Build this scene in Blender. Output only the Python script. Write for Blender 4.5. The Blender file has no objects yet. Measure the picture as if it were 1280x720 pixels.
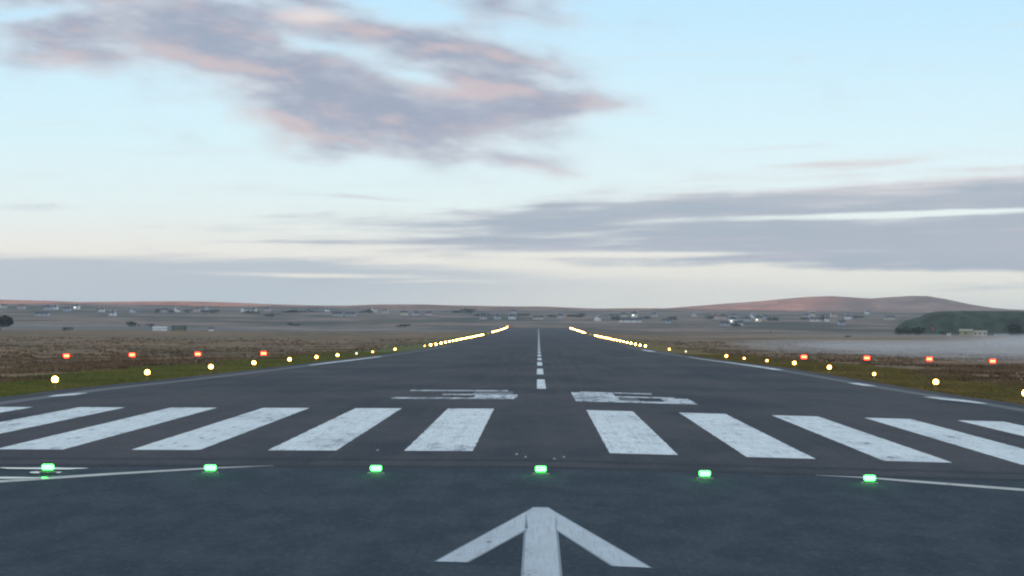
import bpy, math, random, bmesh
from mathutils import Vector, Matrix, noise
random.seed(7)
SC = bpy.context.scene
COL = SC.collection
R = math.radians

# ------------------------------------------------------------------ camera
F = 2965.24 / 1280.0
cam_data = bpy.data.cameras.new('camera')
cam = bpy.data.objects.new('camera', cam_data)
COL.objects.link(cam)
cam_data.sensor_width = 36.0
cam_data.lens = 36.0 * F
cam_data.clip_start = 0.5
cam_data.clip_end = 40000
CAM = Vector((-0.092, 0.0, 3.443))
cam.matrix_world = (Matrix.Translation(CAM) @ Matrix.Rotation(0.011235, 4, 'Z')
                    @ Matrix.Rotation(math.pi / 2 + 0.013616, 4, 'X') @ Matrix.Rotation(0.006, 4, 'Z'))
SC.camera = cam
SC.view_settings.view_transform = 'Standard'
SC.view_settings.look = 'None'
SC.view_settings.gamma = 1
SC.view_settings.exposure = 1.0
try:
    SC.cycles.pixel_filter_type = 'BLACKMAN_HARRIS'
    SC.cycles.filter_width = 2.2
    SC.cycles.use_light_tree = True
    SC.cycles.max_bounces = 6
    SC.cycles.volume_bounces = 2
    SC.cycles.sample_clamp_indirect = 4.0
except Exception:
    pass

SUN_EL, SUN_ROT = R(0.9), R(210)


# ------------------------------------------------------------------ node expressions
def lin(c):
    c = c / 255.0
    return c / 12.92 if c <= 0.04045 else ((c + 0.055) / 1.055) ** 2.4


def rgb(r, g, b, k=1.0):
    return (lin(r) * k, lin(g) * k, lin(b) * k, 1)


class X:
    """a float socket (or constant) with arithmetic that builds Math nodes"""
    def __init__(self, g, s):
        self.g, self.s = g, s

    def op(self, o, *a, clamp=False):
        n = self.g.nodes.new('ShaderNodeMath')
        n.operation = o
        n.use_clamp = clamp
        for i, v in enumerate((self,) + a):
            if isinstance(v, X):
                self.g.links.new(v.s, n.inputs[i])
            else:
                n.inputs[i].default_value = v
        return X(self.g, n.outputs[0])
    def __add__(s, o): return s.op('ADD', o)
    def __sub__(s, o): return s.op('SUBTRACT', o)
    def __mul__(s, o): return s.op('MULTIPLY', o)
    def __truediv__(s, o): return s.op('DIVIDE', o)
    def sat(s): return s.op('ADD', 0.0, clamp=True)
    def inv(s): return (s * -1.0) + 1.0
    def smooth(s, a, b):
        n = s.g.nodes.new('ShaderNodeMapRange')
        n.interpolation_type = 'SMOOTHSTEP'
        s.g.links.new(s.s, n.inputs['Value'])
        for k, v in (('From Min', a), ('From Max', b)):
            if isinstance(v, X):
                s.g.links.new(v.s, n.inputs[k])
            else:
                n.inputs[k].default_value = v
        return X(s.g, n.outputs[0])


def combine(g, x, y, z=0.0):
    n = g.nodes.new('ShaderNodeCombineXYZ')
    for i, v in enumerate((x, y, z)):
        if isinstance(v, X):
            g.links.new(v.s, n.inputs[i])
        else:
            n.inputs[i].default_value = v
    return n.outputs[0]


def noise_x(g, vec, scale, detail=4, rough=0.55, dist=0.0):
    n = g.nodes.new('ShaderNodeTexNoise')
    n.inputs['Scale'].default_value = scale
    n.inputs['Detail'].default_value = detail
    n.inputs['Roughness'].default_value = rough
    n.inputs['Distortion'].default_value = dist
    g.links.new(vec, n.inputs['Vector'])
    return X(g, n.outputs['Fac'])


def mix(g, fac, a, b):
    n = g.nodes.new('ShaderNodeMix')
    n.data_type = 'RGBA'
    if isinstance(fac, X):
        g.links.new(fac.s, n.inputs[0])
    else:
        n.inputs[0].default_value = fac
    for i, v in ((6, a), (7, b)):
        if isinstance(v, tuple):
            n.inputs[i].default_value = v
        else:
            g.links.new(v, n.inputs[i])
    return n.outputs[2]


def ramp(g, x, stops):
    n = g.nodes.new('ShaderNodeValToRGB')
    g.links.new(x.s, n.inputs[0])
    el = n.color_ramp.elements
    while len(el) < len(stops):
        el.new(0.5)
    for e, (p, c) in zip(el, stops):
        e.position = p
        e.color = c
    return n.outputs[0]


# ------------------------------------------------------------------ world: dawn sky with clouds
world = bpy.data.worlds.new('World')
SC.world = world
world.use_nodes = True
g = world.node_tree
bg = g.nodes['Background']
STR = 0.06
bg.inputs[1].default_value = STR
sky = g.nodes.new('ShaderNodeTexSky')
sky.sky_type = 'NISHITA'
sky.sun_disc = False
sky.sun_elevation = SUN_EL
sky.sun_rotation = SUN_ROT
tc = g.nodes.new('ShaderNodeTexCoord')
sep = g.nodes.new('ShaderNodeSeparateXYZ')
g.links.new(tc.outputs['Generated'], sep.inputs[0])
dx, dy, dz = (X(g, sep.outputs[i]) for i in range(3))
az = dx.op('ARCTAN2', dy)                      # 0 along the runway, + to the right
el_ = dz.op('ARCSINE')
U = az * 2965.0 + 673.0                        # az / el in 1/2965 rad steps
V = (el_ * -2965.0) + 400.6 + (U - 640.0) * 0.006
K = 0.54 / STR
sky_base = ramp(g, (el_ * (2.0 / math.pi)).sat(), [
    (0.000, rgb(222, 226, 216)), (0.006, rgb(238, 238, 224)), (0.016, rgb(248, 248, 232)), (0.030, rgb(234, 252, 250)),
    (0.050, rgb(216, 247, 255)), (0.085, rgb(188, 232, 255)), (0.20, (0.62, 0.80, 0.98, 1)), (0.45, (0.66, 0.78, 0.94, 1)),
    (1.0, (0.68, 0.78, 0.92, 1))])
clear = mix(g, 0.0, sky_base, sky_base)

def fbm(u, v, ku, kv, off, detail=6, rough=0.55, tilt=0.0):
    return noise_x(g, combine(g, u * ku + off, (v + u * (-tilt)) * kv + off * 1.7, off), 1.0, detail, rough) - 0.5


n1 = fbm(U, V, 0.0060, 0.016, 3.0)
n2 = fbm(U, V, 0.0060, 0.016, 9.0)
n3 = fbm(U, V, 0.020, 0.060, 5.0, 6, 0.6, 0.05)
n4 = fbm(U, V, 0.0060, 0.085, 14.0, 6, 0.62, -0.02)
Uw = U + n1 * 150.0
Vw = V + n2 * 44.0


def blob(cx, cy, rx, ry, rot=0.0, w=1.0, warp=1.0):
    u = (Uw if warp else U) - cx
    v = (Vw if warp else V + n2 * 8.0) - cy
    c, s = math.cos(R(rot)), math.sin(R(rot))
    a = u * (c / rx) + v * (s / rx)
    b = u * (-s / ry) + v * (c / ry)
    return ((a * a + b * b) * -1.0).op('EXPONENT') * w


def total(bl):
    t = None
    for b in bl:
        x = blob(*b)
        t = x if t is None else t + x
    return t


# big broken cumulus sheet, upper left
body = total([
    (90, 34, 190, 34, -3, 0.75), (120, 78, 130, 26, 3, 0.55), (260, 52, 150, 50, 8, 0.95), (400, 108, 160, 40, 14, 1.0),
    (500, 48, 150, 28, 10, 0.85), (600, 88, 110, 34, 12, 1.0), (500, 154, 190, 40, 1, 1.15), (650, 142, 85, 24, 0, 0.8),
    (640, 8, 80, 30, 0, 0.85), (720, 34, 36, 26, 0, 0.30), (735, 132, 80, 16, 0, 0.34), (630, 196, 120, 12, 3, 0.42),
    (680, 216, 50, 11, 8, 0.40), (450, 194, 100, 12, 0, 0.42), (390, 8, 80, 10, 0, 0.5), (30, 4, 80, 14, 0, 0.5), (180, 126, 60, 7, 6, 0.2)])
body = body - blob(520, 98, 40, 8, 8, 0.5, 0) - blob(45, 26, 60, 7, -8, 0.55, 0) - blob(405, 62, 60, 8, 10, 0.4, 0) - blob(540, 18, 60, 12, 8, 0.45, 0)
clump = fbm(U, V, 0.0090, 0.0225, 26.0, 6, 0.54, 0.14)
clump_lo = fbm(U, V + 18.0, 0.0090, 0.0225, 26.0, 6, 0.54, 0.14)
dens_u = body * 1.15 + clump * 1.45 + n3 * 0.30 + blob(990, 76, 24, 8, 0, 0.5, 0)
c_up = dens_u.smooth(0.02, 1.35)
thick = (body * 0.45 + clump * 1.7 + n3 * 0.35).smooth(-0.05, 0.75)
under = (clump - clump_lo) * 2.4 + total([(355, 158, 75, 22, 0, 0.55), (90, 68, 90, 20, 0, 0.25), (590, 116, 70, 12, 4, 0.45), (388, 24, 40, 9, 0, 0.9),
                                          (250, 84, 80, 12, 8, 0.25)])
up_col = mix(g, thick, rgb(210, 212, 218), rgb(146, 160, 182))
up_col = mix(g, under.smooth(-0.05, 0.65) * 0.62, up_col, rgb(220, 196, 194))
up_col = mix(g, blob(388, 24, 36, 8, 0, 1.0, 0).sat() * 0.7, up_col, rgb(246, 226, 214))

# long layered bank, right
bandb = total([(1130, 250, 270, 26, 0, 0.95), (820, 262, 230, 16, -4, 0.80), (1290, 244, 170, 20, 0, 0.8), (880, 290, 380, 20, 0, 0.75),
               (1150, 308, 300, 30, 0, 0.95), (620, 266, 170, 9, -1, 0.55), (1500, 280, 220, 50, 0, 1.0), (740, 318, 300, 12, 0, 0.5), (1180, 332, 300, 14, 0, 0.75)]) \
    + blob(1045, 208, 120, 6.0, -2, 0.62, 0) + blob(470, 248, 80, 3.5, 2, 0.6, 0) + blob(600, 302, 130, 6, 0, 0.5, 0) \
    + blob(400, 303, 120, 2.5, 0, 0.45, 0)
lay = fbm(U, V, 0.0042, 0.060, 31.0, 7, 0.6, -0.03)
lay_lo = fbm(U, V + 6.0, 0.0042, 0.060, 31.0, 7, 0.6, -0.03)
band = bandb * 0.92 + lay * 1.6 + n4 * 1.0 - blob(1150, 269, 200, 4.0, -1, 1.3, 0) - blob(800, 318, 190, 3.5, 0, 0.9, 0) - blob(740, 263, 70, 3, 0, 0.4, 0) \
    - blob(700, 340, 330, 6, 0, 0.8, 0) - blob(1000, 344, 300, 4.0, 1, 0.9, 0) - blob(1080, 316, 90, 2.5, 0, 0.5, 0)
c_band = band.smooth(0.05, 0.95)
b_thick = (bandb * 0.35 + lay * 1.3 + n4 * 0.8 + (V - 232.0) * 0.010).smooth(0.0, 0.9)
band_col = mix(g, b_thick, rgb(216, 216, 218), rgb(152, 173, 188))
band_col = mix(g, ((lay - lay_lo) * 2.2).smooth(0.08, 0.7) * 0.5, band_col, rgb(214, 204, 208))

# low bank hugging the horizon, higher at the left
edge = ((U - 330.0).op('MAXIMUM', 0.0) * 0.055) + 318.0
bank_v = V + n4 * 26.0 + n1 * 14.0 - edge
c_bank = bank_v.smooth(-4.0, 12.0)
c_bank = c_bank * ((U + n1 * 200.0).smooth(430.0, 900.0) * -0.55 + 1.0)
streak = (blob(400, 344, 110, 2.6, 1, 1.0, 0) + blob(560, 352, 90, 2.0, 0, 0.5, 0)) * (n3 * 1.6 + 1.0)
c_bank = (c_bank - streak).sat()
bank_col = mix(g, U.smooth(300.0, 1100.0), rgb(172, 194, 203), rgb(212, 216, 212))
gap = (V + n4 * 12.0).smooth(352.0, 385.0)
bank_col = mix(g, gap * U.smooth(200.0, 800.0) * 0.7, bank_col, rgb(214, 220, 212))

# thin cloud spread over the rest of the sky, away from the view
gen = noise_x(g, combine(g, az * 2.2, el_ * 7.0), 1.6, 6, 0.6)
c_gen = gen.smooth(0.52, 0.72) * el_.smooth(0.17, 0.30) * 0.6
col = mix(g, c_gen, clear, rgb(205, 205, 215))
col = mix(g, c_up * 0.95, col, up_col)
col = mix(g, c_bank * 0.95, col, bank_col)
col = mix(g, c_band * 0.96, col, band_col)
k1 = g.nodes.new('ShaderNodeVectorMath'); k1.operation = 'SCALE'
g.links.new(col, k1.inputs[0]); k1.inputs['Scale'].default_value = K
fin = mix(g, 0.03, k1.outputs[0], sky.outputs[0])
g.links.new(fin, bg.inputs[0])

sun_data = bpy.data.lights.new('sun', 'SUN')
sun = bpy.data.objects.new('sun', sun_data)
COL.objects.link(sun)
sun_data.energy = 5.0
sun_data.angle = R(0.5)
sun_data.color = (1.0, 0.42, 0.27)
sdir = Vector((math.sin(SUN_ROT) * math.cos(SUN_EL), math.cos(SUN_ROT) * math.cos(SUN_EL), math.sin(SUN_EL)))
sun.rotation_euler = (-sdir).to_track_quat('-Z', 'Y').to_euler()
sun.location = (-200, -300, 300)


# ------------------------------------------------------------------ object helpers
def tag(o, label=None, cat=None, group=None, kind=None):
    if label: o['label'] = label
    if cat: o['category'] = cat
    if group: o['group'] = group
    if kind: o['kind'] = kind
    return o


def link(name, me, mat=None, parent=None):
    o = bpy.data.objects.new(name, me)
    COL.objects.link(o)
    if mat is not None:
        me.materials.append(mat)
    if parent is not None:
        o.parent = parent
    return o


def from_bm(name, bm, mat=None, parent=None, smooth=False):
    me = bpy.data.meshes.new(name)
    bmesh.ops.recalc_face_normals(bm, faces=bm.faces)
    if smooth:
        for f in bm.faces: f.smooth = True
    bm.to_mesh(me)
    bm.free()
    return link(name, me, mat, parent)


def from_py(name, vs, fs, mat=None, parent=None, smooth=False):
    me = bpy.data.meshes.new(name)
    me.from_pydata(vs, [], fs)
    if smooth:
        me.polygons.foreach_set('use_smooth', [True] * len(me.polygons))
    me.update()
    return link(name, me, mat, parent)


def empty(name, loc, rz=0.0):
    o = bpy.data.objects.new(name, None)
    COL.objects.link(o)
    o.location = loc
    o.rotation_euler = (0, 0, rz)
    o.empty_display_size = 0.2
    return o


def box(bm, c, s, rot=None):
    m = Matrix.Translation(c) @ (rot if rot else Matrix()) @ Matrix.Diagonal((s[0], s[1], s[2], 1))
    return bmesh.ops.create_cube(bm, size=1.0, matrix=m)['verts']


def cyl(bm, c, r1, r2, h, seg=16):
    bmesh.ops.create_cone(bm, cap_ends=True, segments=seg, radius1=r1, radius2=r2, depth=h,
                          matrix=Matrix.Translation((c[0], c[1], c[2] + h / 2)))


def lathe(bm, prof, seg=18):
    rings = []
    for r, z in prof:
        rings.append([bm.verts.new((r * math.cos(2 * math.pi * i / seg), r * math.sin(2 * math.pi * i / seg), z)) for i in range(seg)])
    for a, b in zip(rings, rings[1:]):
        for i in range(seg):
            j = (i + 1) % seg
            bm.faces.new((a[i], a[j], b[j], b[i]))
    bm.faces.new(rings[0][::-1])
    bm.faces.new(rings[-1])


def copy_tree(o, parent=None):
    c = o.copy()
    COL.objects.link(c)
    if parent is not None:
        c.parent = parent
    for ch in list(o.children):
        copy_tree(ch, c)
    return c


# ------------------------------------------------------------------ the lie of the land
def interp(t, pts):
    if t <= pts[0][0]: return pts[0][1]
    for (a, va), (b, vb) in zip(pts, pts[1:]):
        if t <= b:
            return va + (vb - va) * (t - a) / (b - a)
    return pts[-1][1]


def sst(t, a, b):
    t = max(0.0, min(1.0, (t - a) / (b - a)))
    return t * t * (3 - 2 * t)


ZC = [(-3000, 0), (95, 0), (120, -0.10), (150, -0.38), (197, -0.72), (226, -0.9), (250, -1.05), (312, -1.5), (450, -2.3), (600, -3.0), (1166, -3.7), (1900, -3.2), (2100, -3.0)]


def runway_z(x, y):
    z = interp(y, ZC)
    k = 1 - sst(y, 105, 240)
    if x > 0: z -= 0.0212 * min(x, 30) * k + 0.004 * min(x, 30) * (1 - k)
    else: z += 0.0030 * max(x, -30) * k - 0.004 * min(-x, 30) * (1 - k)
    return z


FAR = [(1500, 0), (1900, 0.3), (2400, 3.2), (2900, 9.0), (3600, 18), (4200, 25), (5200, 27), (12000, 27)]
HALF = 24.0


def ground_z(x, y):
    ax = abs(x)
    cx = max(-HALF, min(HALF, x))
    base = runway_z(cx, y)
    z = base - 0.06 - 0.16 * sst(ax, HALF, HALF + 3) * 1.0 - 0.5 * sst(ax, 30, 80)
    if ax < HALF - 0.5: z -= 0.25
    amp = sst(ax, 28, 60)
    z += amp * 0.28 * (noise.noise(Vector((x * 0.06, y * 0.03, 0))) + 0.5 * noise.noise(Vector((x * 0.2, y * 0.1, 3))))
    z += sst(ax, 60, 300) * 0.9 * noise.noise(Vector((x * 0.006, y * 0.004, 5)))
    z += interp(y, FAR)
    f = sst(y, 1500, 3200)
    z += f * (6.5 * sst(-x, 100, 900) + 2.0 * noise.noise(Vector((x * 0.003, y * 0.002, 8))))
    return z


def at_pixel(px, py, y):
    """the point the photograph shows at (px, py) if it stands at distance y along the runway"""
    a, b = px - 640.0, py - 360.0
    c, s = math.cos(-0.006), math.sin(-0.006)
    a, b = c * a - s * b, s * a + c * b
    v = Vector((a / 2965.24, 1.0, -b / 2965.24))
    v = Matrix.Rotation(0.011235, 3, 'Z') @ (Matrix.Rotation(0.013616, 3, 'X') @ v)
    return CAM + v * (y / v.y)


def on_ground(px, py, y0=900, y1=4300):
    y = y0
    while y < y1:
        p = at_pixel(px, py, y)
        if p.z <= ground_z(p.x, y):
            return Vector((p.x, y, ground_z(p.x, y)))
        y += 10
    p = at_pixel(px, py, y1 - 200)
    return Vector((p.x, p.y, ground_z(p.x, p.y)))


# ------------------------------------------------------------------ materials
def new_mat(name, rough=0.8, spec=0.3):
    m = bpy.data.materials.new(name)
    m.use_nodes = True
    p = m.node_tree.nodes['Principled BSDF']
    p.inputs['Roughness'].default_value = rough
    p.inputs['Specular IOR Level'].default_value = spec
    return m, m.node_tree, p


def plain(name, c, rough=0.7, spec=0.3, metal=0.0, var=0.12, scale=3.0):
    m, t, p = new_mat(name, rough, spec)
    tcn = t.nodes.new('ShaderNodeTexCoord')
    n = noise_x(t, tcn.outputs['Object'], scale, 4)
    a = tuple(v * (1 - var) for v in c) + (1,)
    b = tuple(min(1, v * (1 + var)) for v in c) + (1,)
    t.links.new(mix(t, n.smooth(0.3, 0.7), a, b), p.inputs['Base Color'])
    p.inputs['Metallic'].default_value = metal
    return m


def emit(name, c, s):
    m, t, p = new_mat(name, 0.3, 0.5)
    p.inputs['Base Color'].default_value = tuple(c) + (1,)
    p.inputs['Emission Color'].default_value = tuple(c) + (1,)
    p.inputs['Emission Strength'].default_value = s
    return m


def geo_xyz(t):
    n = t.nodes.new('ShaderNodeNewGeometry')
    s = t.nodes.new('ShaderNodeSeparateXYZ')
    t.links.new(n.outputs['Position'], s.inputs[0])
    return n.outputs['Position'], [X(t, s.outputs[i]) for i in range(3)]


def asphalt_nodes(t):
    pos, (x, y, z) = geo_xyz(t)
    streak = noise_x(t, combine(t, x * 1.3, y * 0.02), 1.0, 5, 0.6)
    patch = noise_x(t, combine(t, x * 0.10, y * 0.035), 1.0, 5, 0.6)
    grain = noise_x(t, combine(t, x * 9.0, y * 2.4), 1.0, 6, 0.8)
    mark = noise_x(t, combine(t, x * 2.6, y * 0.012 + 40.0), 1.0, 5, 0.7)
    lat = (x.op('ABSOLUTE') - 4.5).op('ABSOLUTE').smooth(6.5, 1.0) * y.smooth(95.0, 260.0) * y.smooth(1400.0, 600.0)
    mott = noise_x(t, combine(t, x * 1.1, y * 0.30 + 9.0), 1.0, 5, 0.62)
    a = mix(t, patch.smooth(0.38, 0.62), (0.024, 0.030, 0.038, 1), (0.060, 0.055, 0.058, 1))
    a = mix(t, streak.smooth(0.42, 0.72) * 0.5, a, (0.058, 0.055, 0.058, 1))
    a = mix(t, mark.smooth(0.42, 0.62) * lat * 0.6, a, (0.012, 0.013, 0.015, 1))
    near = (y + mott * 1.2).smooth(56.0, 57.0)
    b = mix(t, mott.smooth(0.35, 0.65), (0.008, 0.022, 0.033, 1), (0.034, 0.050, 0.062, 1))
    c = mix(t, near, b, a)
    # sealed joint bands across the threshold
    yw = y + mott * 0.5
    band = yw.smooth(58.2, 58.4) * (yw.smooth(58.9, 59.3).inv())
    band2 = yw.smooth(55.3, 55.6) * (yw.smooth(56.3, 56.7).inv())
    c = mix(t, (band * 0.75 + band2 * 0.8).sat(), c, (0.012, 0.016, 0.022, 1))
    # longitudinal lane joints and transverse cold joints
    lane = (x / 3.75).op('FRACT') - 0.5
    lane = lane.op('ABSOLUTE').smooth(0.012, 0.0) * mott.smooth(0.35, 0.6)
    c = mix(t, lane * 0.55, c, (0.020, 0.021, 0.025, 1))
    c = mix(t, grain.smooth(0.50, 0.68) * 0.45, c, (0.085, 0.092, 0.100, 1))
    c = mix(t, grain.smooth(0.5, 0.34) * 0.55, c, (0.014, 0.017, 0.021, 1))
    return c, grain, mott, pos, (x, y, z)


m_asph, t, p = new_mat('asphalt', 0.85, 0.12)
c, grain, mott, pos, (x, y, z) = asphalt_nodes(t)
t.links.new(c, p.inputs['Base Color'])
t.links.new((mott * 0.30 + 0.70).s, p.inputs['Roughness'])
bp = t.nodes.new('ShaderNodeBump'); bp.inputs['Strength'].default_value = 0.5; bp.inputs['Distance'].default_value = 0.02
t.links.new(grain.s, bp.inputs['Height']); t.links.new(bp.outputs[0], p.inputs['Normal'])


def paint_mat(name, col, wear, spec=0.3, rubber=0.35):
    m, t, p = new_mat(name, 0.6, spec)
    c, grain, mott, pos, (x, y, z) = asphalt_nodes(t)
    w = noise_x(t, combine(t, x * 2.2, y * 0.55), 1.0, 7, 0.7)
    fine = noise_x(t, combine(t, x * 9.0, y * 3.0), 1.0, 4, 0.7)
    tyre = noise_x(t, combine(t, x * 5.0, y * 0.06), 1.0, 4, 0.7)
    pc = mix(t, w.smooth(0.3, 0.7), tuple(v * 0.80 for v in col) + (1,), tuple(col) + (1,))
    pc = mix(t, tyre.smooth(0.50, 0.75) * rubber, pc, (0.16, 0.17, 0.19, 1))
    pc = mix(t, fine.smooth(0.52, 0.72) * 0.30, pc, (0.30, 0.32, 0.34, 1))
    scr = noise_x(t, combine(t, x * 22.0, y * 0.5), 1.0, 3, 0.6)
    scr2 = noise_x(t, combine(t, x * 0.8, y * 9.0), 1.0, 3, 0.6)
    pc = mix(t, (scr.smooth(0.50, 0.66) * 0.60 + scr2.smooth(0.54, 0.70) * 0.45) * w.smooth(0.35, 0.6), pc, (0.24, 0.26, 0.28, 1))
    broad = noise_x(t, combine(t, x * 0.30, y * 0.10 + 3.0), 1.0, 4, 0.6)
    pc = mix(t, broad.smooth(0.48, 0.68) * 0.38, pc, (0.30, 0.33, 0.35, 1))
    k = (w * 0.6 + fine * 0.4 - broad.smooth(0.5, 0.75) * 0.07).smooth(wear, wear + 0.08)
    t.links.new(mix(t, k, c, pc), p.inputs['Base Color'])
    return m


m_paint = paint_mat('white_paint', (0.70, 0.74, 0.72), 0.37)
m_number = paint_mat('worn_number_paint', (0.62, 0.66, 0.66), 0.43)
m_paint_old = paint_mat('worn_paint', (0.46, 0.51, 0.53), 0.33)
m_paint_thin = paint_mat('thin_paint', (0.15, 0.18, 0.20), 0.60)
m_spray = paint_mat('overspray', (0.17, 0.20, 0.215), 0.28)
m_cream = paint_mat('cream_paint', (0.50, 0.47, 0.42), 0.34, rubber=0.2)

m_water, t, p = new_mat('puddle_water', 0.08, 0.5)
p.inputs['Base Color'].default_value = (0.02, 0.024, 0.028, 1)

m_ground, t, p = new_mat('moor_ground', 0.95, 0.1)
pos, (x, y, z) = geo_xyz(t)
ax = x.op('ABSOLUTE')
big = noise_x(t, combine(t, x * 0.012, y * 0.010), 1.0, 6, 0.6)
mid = noise_x(t, combine(t, x * 0.07, y * 0.035), 1.0, 6, 0.65)
sml = noise_x(t, combine(t, x * 0.9, y * 0.5), 1.0, 6, 0.7)
brown = mix(t, mid.smooth(0.38, 0.62), (0.150, 0.088, 0.048, 1), (0.25, 0.165, 0.088, 1))
brown = mix(t, big.smooth(0.45, 0.62) * 0.6, brown, (0.075, 0.075, 0.050, 1))
brown = mix(t, mid.smooth(0.56, 0.66) * 0.7, brown, (0.028, 0.026, 0.024, 1))
green = mix(t, sml.smooth(0.35, 0.65), (0.060, 0.085, 0.018, 1), (0.130, 0.125, 0.034, 1))
olive = mix(t, sml.smooth(0.35, 0.65), (0.105, 0.078, 0.018, 1), (0.185, 0.125, 0.034, 1))
green = mix(t, x.smooth(-5.0, 5.0), green, olive)
strip = (ax + (mid - 0.5) * 16.0).smooth(33.0, 41.0)
near = mix(t, strip, green, brown)
fieldn = noise_x(t, combine(t, x * 0.006, y * 0.0030), 1.0, 6, 0.65)
field = mix(t, fieldn.smooth(0.4, 0.6), (0.060, 0.062, 0.045, 1), (0.24, 0.17, 0.13, 1))
field = mix(t, noise_x(t, combine(t, x * 0.008, y * 0.010), 1.0, 6, 0.6).smooth(0.53, 0.60) * 0.8, field, (0.025, 0.035, 0.030, 1))
gc = mix(t, (y + (big - 0.5) * 500.0).smooth(1250.0, 1700.0), near, field)
gc = mix(t, sml.smooth(0.4, 0.75) * 0.25, gc, (0.03, 0.028, 0.02, 1))
t.links.new(gc, p.inputs['Base Color'])
bp = t.nodes.new('ShaderNodeBump'); bp.inputs['Strength'].default_value = 0.7; bp.inputs['Distance'].default_value = 0.35
t.links.new((sml * 0.6 + mid).s, bp.inputs['Height']); t.links.new(bp.outputs[0], p.inputs['Normal'])

m_hill, t, p = new_mat('heather_hill', 1.0, 0.0)
pos, (x, y, z) = geo_xyz(t)
hn = noise_x(t, combine(t, x * 0.012, y * 0.012, z * 0.05), 1.0, 7, 0.65)
hf = noise_x(t, combine(t, x * 0.09, y * 0.09, z * 0.2), 1.0, 5, 0.7)
hc = mix(t, hn.smooth(0.38, 0.62), (0.25, 0.15, 0.11, 1), (0.42, 0.25, 0.18, 1))
hc = mix(t, hf.smooth(0.5, 0.7) * 0.35, hc, (0.08, 0.075, 0.06, 1))
t.links.new(hc, p.inputs['Base Color'])
bp = t.nodes.new('ShaderNodeBump'); bp.inputs['Strength'].default_value = 1.0; bp.inputs['Distance'].default_value = 9.0
t.links.new(hf.s, bp.inputs['Height']); t.links.new(bp.outputs[0], p.inputs['Normal'])

m_mound = plain('turf_bank', (0.050, 0.066, 0.048), 0.95, 0.05, var=0.4, scale=0.12)


# ------------------------------------------------------------------ ground sheet
def axis(seg):
    out = []
    for a, b, n in seg:
        for i in range(n): out.append(a + (b - a) * i / n)
    out.append(seg[-1][1])
    return out


xs_half = [0, 8, 16, 23, 24, 24.8, 26, 27.5, 29] + axis([(31, 60, 15), (62, 130, 17), (135, 400, 30), (415, 1200, 34), (1240, 2600, 20), (2800, 5000, 8)])
xs = [-v for v in xs_half[:0:-1]] + xs_half
ys = axis([(-1600, -400, 14), (-380, -20, 12), (0, 95, 12), (97, 330, 78), (334, 700, 62), (710, 1500, 60), (1520, 3000, 60), (3030, 5600, 60), (5700, 8800, 10)])
vs = [(x, y, ground_z(x, y)) for y in ys for x in xs]
nx = len(xs)
fs = [(j * nx + i, j * nx + i + 1, (j + 1) * nx + i + 1, (j + 1) * nx + i) for j in range(len(ys) - 1) for i in range(nx - 1)]
tag(from_py('ground', vs, fs, m_ground, smooth=True), kind='structure')

# ------------------------------------------------------------------ runway slab
RX = [-24, -23, -20, -16, -12, -8, -4, 0, 4, 8, 12, 16, 20, 23, 24]
RY = axis([(-80, 90, 34), (92, 330, 80), (335, 700, 60), (710, 2050, 60)])
vs, fs = [], []
for y in RY:
    for x in RX:
        xx = x
        if abs(x) == 24:
            xx = x + 0.22 * noise.noise(Vector((y * 0.35, x, 0))) + 0.15 * noise.noise(Vector((y * 1.3, x, 4)))
        vs.append((xx, y, runway_z(x, y)))
n = len(RX)
for j in range(len(RY) - 1):
    for i in range(n - 1):
        fs.append((j * n + i, j * n + i + 1, (j + 1) * n + i + 1, (j + 1) * n + i))
base = len(vs)
for j, y in enumerate(RY):
    for i in (0, n - 1):
        q = vs[j * n + i]
        vs.append((q[0] * 1.004, q[1], q[2] - 0.5))
for j in range(len(RY) - 1):
    fs.append((j * n, (j + 1) * n, base + 2 * (j + 1), base + 2 * j))
    fs.append((j * n + n - 1, base + 2 * j + 1, base + 2 * j + 3, (j + 1) * n + n - 1))
runway = tag(from_py('runway', vs, fs, m_asph, smooth=False), kind='structure')


def drape(name, poly_rows, mat, lift=0.006, parent=runway):
    """rows of x positions: [(y, [x0, x1, ...]), ...] draped on the runway"""
    vs, fs = [], []
    n = len(poly_rows[0][1])
    for y, xr in poly_rows:
        for x in xr: vs.append((x, y, runway_z(x, y) + lift))
    for j in range(len(poly_rows) - 1):
        for i in range(n - 1):
            fs.append((j * n + i, j * n + i + 1, (j + 1) * n + i + 1, (j + 1) * n + i))
    return from_py(name, vs, fs, mat, parent)


def ysplit(y0, y1):
    pts = [y0] + [y for y in RY if y0 + 0.01 < y < y1 - 0.01] + [y1]
    out = []
    for a, b in zip(pts, pts[1:]):
        out += [a, (a + b) / 2]
    return out + [y1]


def xsplit(x0, x1):
    return [x0] + [v for v in RX if x0 + 0.01 < v < x1 - 0.01] + [x1]


def rect(name, x0, x1, y0, y1, mat, jit=0.03, lift=0.006):
    rows = []
    mids = xsplit(x0, x1)
    step = 0.6 if y1 - y0 < 40 and y0 < 130 else 6
    ys_ = sorted(set(ysplit(y0, y1) + [y0 + step * k for k in range(1, int((y1 - y0) / step))]))
    for y in ys_:
        r_ = list(mids)
        r_[0] += jit * noise.noise(Vector((y * 1.7, x0 * 3, 1)))
        r_[-1] += jit * noise.noise(Vector((y * 1.7, x1 * 3, 2)))
        rows.append((y, r_))
    return drape(name, rows, mat, lift)


TY = 62.44
for k in range(6):
    for s in (-1, 1):
        a, b = 1.8 + 3.6 * k, 3.6 + 3.6 * k
        x0, x1 = (a, b) if s > 0 else (-b, -a)
        rect('threshold_stripe', x0, x1, TY, TY + 30, m_paint)
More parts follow.
